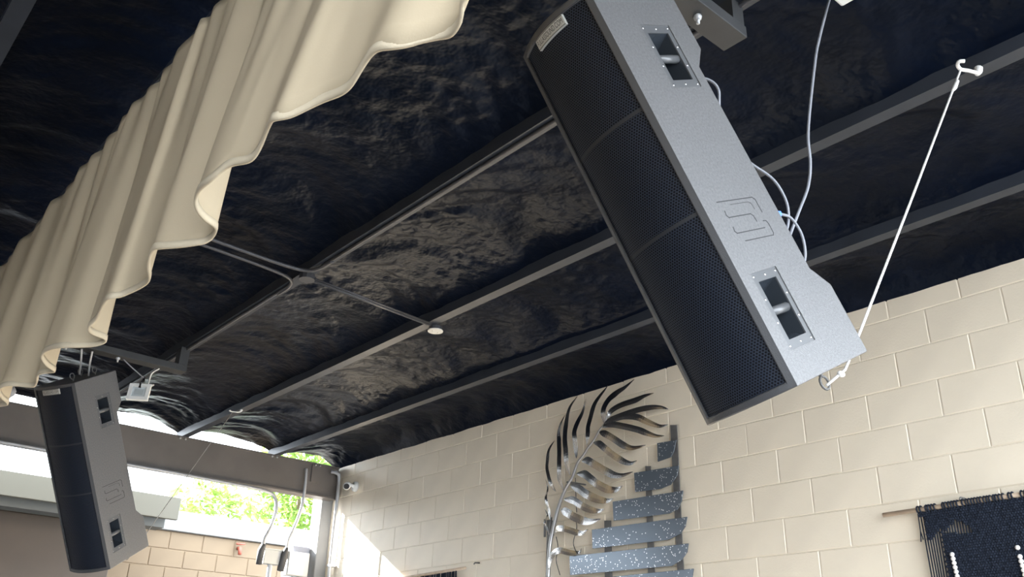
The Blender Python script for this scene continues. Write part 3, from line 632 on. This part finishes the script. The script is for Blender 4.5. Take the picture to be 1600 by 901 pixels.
def ribbon(cl, wmax, xb):
    pts = catmull([(0, y, z) for y, z in cl], 5); n = len(pts); mb = MB(); Vv = []; Ff = []
    ph = random.uniform(0, 6)
    for i, p in enumerate(pts):
        u = i/(n-1); a = pts[max(i-1,0)]; b = pts[min(i+1,n-1)]; t = (b-a).normalized(); s = Vector((0, -t.z, t.y))
        wv = wmax*.55*max(.08, min(1, (u/.16)**.6, ((1-u)/.40)**.7))
        xo = xb - .020*math.sin(math.pi*u*1.6 + .3) - .009*math.sin(u*10+ph)
        c = Vector((xo, p.y, p.z))
        for (k, dx) in ((-1, .0), (0, -.0008), (1, .0)): Vv.append(c + s*wv*k + Vector((dx,0,0)))
        for (k, dx) in ((1, .002), (0, .0014), (-1, .002)): Vv.append(c + s*wv*k + Vector((dx,0,0)))
    for i in range(n-1):
        for k in range(6): Ff.append((i*6+k, i*6+(k+1) % 6, (i+1)*6+(k+1) % 6, (i+1)*6+k))
    Ff += [(0,1,2,3,4,5), tuple((n-1)*6+k for k in (5,4,3,2,1,0))]
    return mb.add(Vv, Ff)
for cl, wm in LEAVES: ribbon(cl, wm, 4.58).build('leaflet', POLISH, lt)
MB().tube(catmull([(4.588, y, z) for y, z in SPINE], 4), [.016 - .010*i/56 for i in range(57)], 8).build('stem', mat('stem_metal', (.42,.42,.42), .35, metal=.8), lt, smooth=True)
MB().tube(catmull([(4.592, 4.915, 2.20), (4.592, 4.905, 2.45), (4.592, 4.90, 2.62), (4.592, 4.875, 2.76)], 4), .010, 8).build('stem', IRON, lt, smooth=True)
for s_ in SLATS:
    MB().prism([(4.612, y, z) for y, z in s_], (.007, 0, 0)).build('slat', GLITTER, lt, bevel=.0015)
for s_ in STRAPS: MB().prism([(4.634, y, z) for y, z in s_], (.006, 0, 0)).build('strap', IRON, lt)
for (yy, zz) in ((3.72, 3.2), (3.72, 2.3), (3.955, 2.95), (3.955, 2.3), (4.34, 2.65), (4.34, 2.35)): MB().cyl((4.638, yy, zz), (WX, yy, zz), .008, 8).build('standoff', IRON, lt)
for wv in WIRES: MB().tube(catmull([(4.60, y, z) for y, z in wv], 5), .0028, 6).build('wire', WIREM, lt, smooth=True)
MB().tube([(4.592, 4.70, 3.01), (4.592, 4.658, 3.003), (4.59, 4.508, 2.962)], .006, 6).build('bracket', IRON, lt)
for (ya_, za_, yb_, zb_) in ((4.925,2.64,4.945,2.77),(4.895,2.63,4.912,2.76),(4.86,2.63,4.882,2.775),(4.838,2.64,4.856,2.75)):
    MB().box((4.588, ya_, za_), (4.596, yb_, zb_)).build('clip', IRON, lt, bevel=.002)
for (yy, zz) in ((4.70,3.01),(4.88,2.68)): MB().cyl((4.592, yy, zz), (WX, yy, zz), .007, 8).build('standoff', IRON, lt)

# ================================================================= MACRAME HANGINGS
def macrame(yl, yr, zr, zb, yrod, label, full=True):
    t = thing('macrame_hanging', label, 'wall hanging', (4.61, (yl+yr)/2, zb))
    slope = .009/.52
    zz = lambda y: zr + (yl - y)*slope
    MB().tube([(4.605, yrod, zz(yrod)), (4.605, (yl+yr)/2, zz((yl+yr)/2)), (4.605, yr-.10, zz(yr-.1))], .0115, 10).build('rod', ROD, t, smooth=True)
    MB().tube([(WX+.003, yl-.22, zz(yl)+.035), (4.61, yl-.22, zz(yl)+.032), (4.60, yl-.22, zz(yl)+.02)], .006, 6).build('nail', IRON, t, smooth=True)
    n = int((yl-yr)/.0145); y_ = yl
    for i in range(n):
        y_ = yl - i*(yl-yr)/n - random.uniform(0, .004)
        if random.random() < .12: continue
        MB().tube([(4.605 + .0165*math.cos(a_), y_ + .003*math.sin(a_*.5), zz(y_) + .0165*math.sin(a_)) for a_ in [2*math.pi*k/10 for k in range(10)]], .0042, 6, closed=True).build('cord_loop', NAVY, t, smooth=True)
    if not full:
        for i in range(60):
            y_ = yl - (yl-yr)*i/60
            MB().tube([(4.60+random.uniform(-.006,.006), y_, zz(y_)-.014), (4.605, y_, zb+random.uniform(0,.05))], .0055, 5).build('cord', NAVY, t, smooth=True)
        return t
    # knotted panel: rows of small knots with diamond openings of loose cords
    kb = MB(); cols = int((yl-yr)/.0125); 
    def dens(y, z):
        u = (yl - y); v = zr - z
        if v < .04: return 1
        if u < .015 + v*.10: return 0
        d1 = abs(u-.185)/.075 + abs(v-.125)/.055
        if d1 < 1 and v < .135: return 0
        if u < .10 and v > .10 + .9*(.10-u): return 0
        return 1
    for i in range(cols+1):
        y_ = yl - .006 - i*.0125
        r = 0; z_ = zz(y_) - .02
        while z_ > zb:
            if dens(y_, z_):
                kb.sphere((4.606 + random.uniform(-.002,.002), y_ + (.006 if r % 2 else 0), z_), .0085, 6, 4, (.8, 1, .85))
            r += 1; z_ -= .0118
    tag(kb.build('knotted_panel', NAVY, t, smooth=True), kind='stuff')
    for i in range(int((yl-yr)/.0135)):
        y_ = yl - .003 - i*.0135
        f = max(0, 1 - i*.0135/.10)
        MB().tube([(4.613, y_, zz(y_)-.012), (4.613, y_ - .004*f, zz(y_)-.15), (4.613, y_ - .012*f - .005*math.sin(i), zb - .02 - .05*math.sin(i*1.3)**2)], .0036, 5).build('cord', NAVY, t, smooth=True)
    for (by, bz) in ((yl-.138, zr-.236), (yl-.445, zr-.233)):
        for k in range(12):
            if k == 1 and by < yl-.3: continue
            MB().sphere((4.592, by - .0012*k, bz - k*.0205), .0112, 10, 7).build('bead', BEAD, t, smooth=True)
    MB().tube([(4.600, yl+.003, zr-.02), (4.600, yl+.004, zr-.11), (4.600, yl-.004, zr-.15)], .003, 5).tube([(4.600, yl+.004, zr-.11), (4.600, yl+.010, zr-.16)], .003, 5).build('loose_cord', NAVY, t, smooth=True)
    return t
macrame(2.134, 1.45, 2.485, 1.75, 2.325, 'navy knotted macrame with white beads on the block wall at right')
macrame(5.99, 6.95, 2.497, 2.25, 5.885, 'dark fringed hanging on a rod at the bottom edge, left of the sculpture', False)
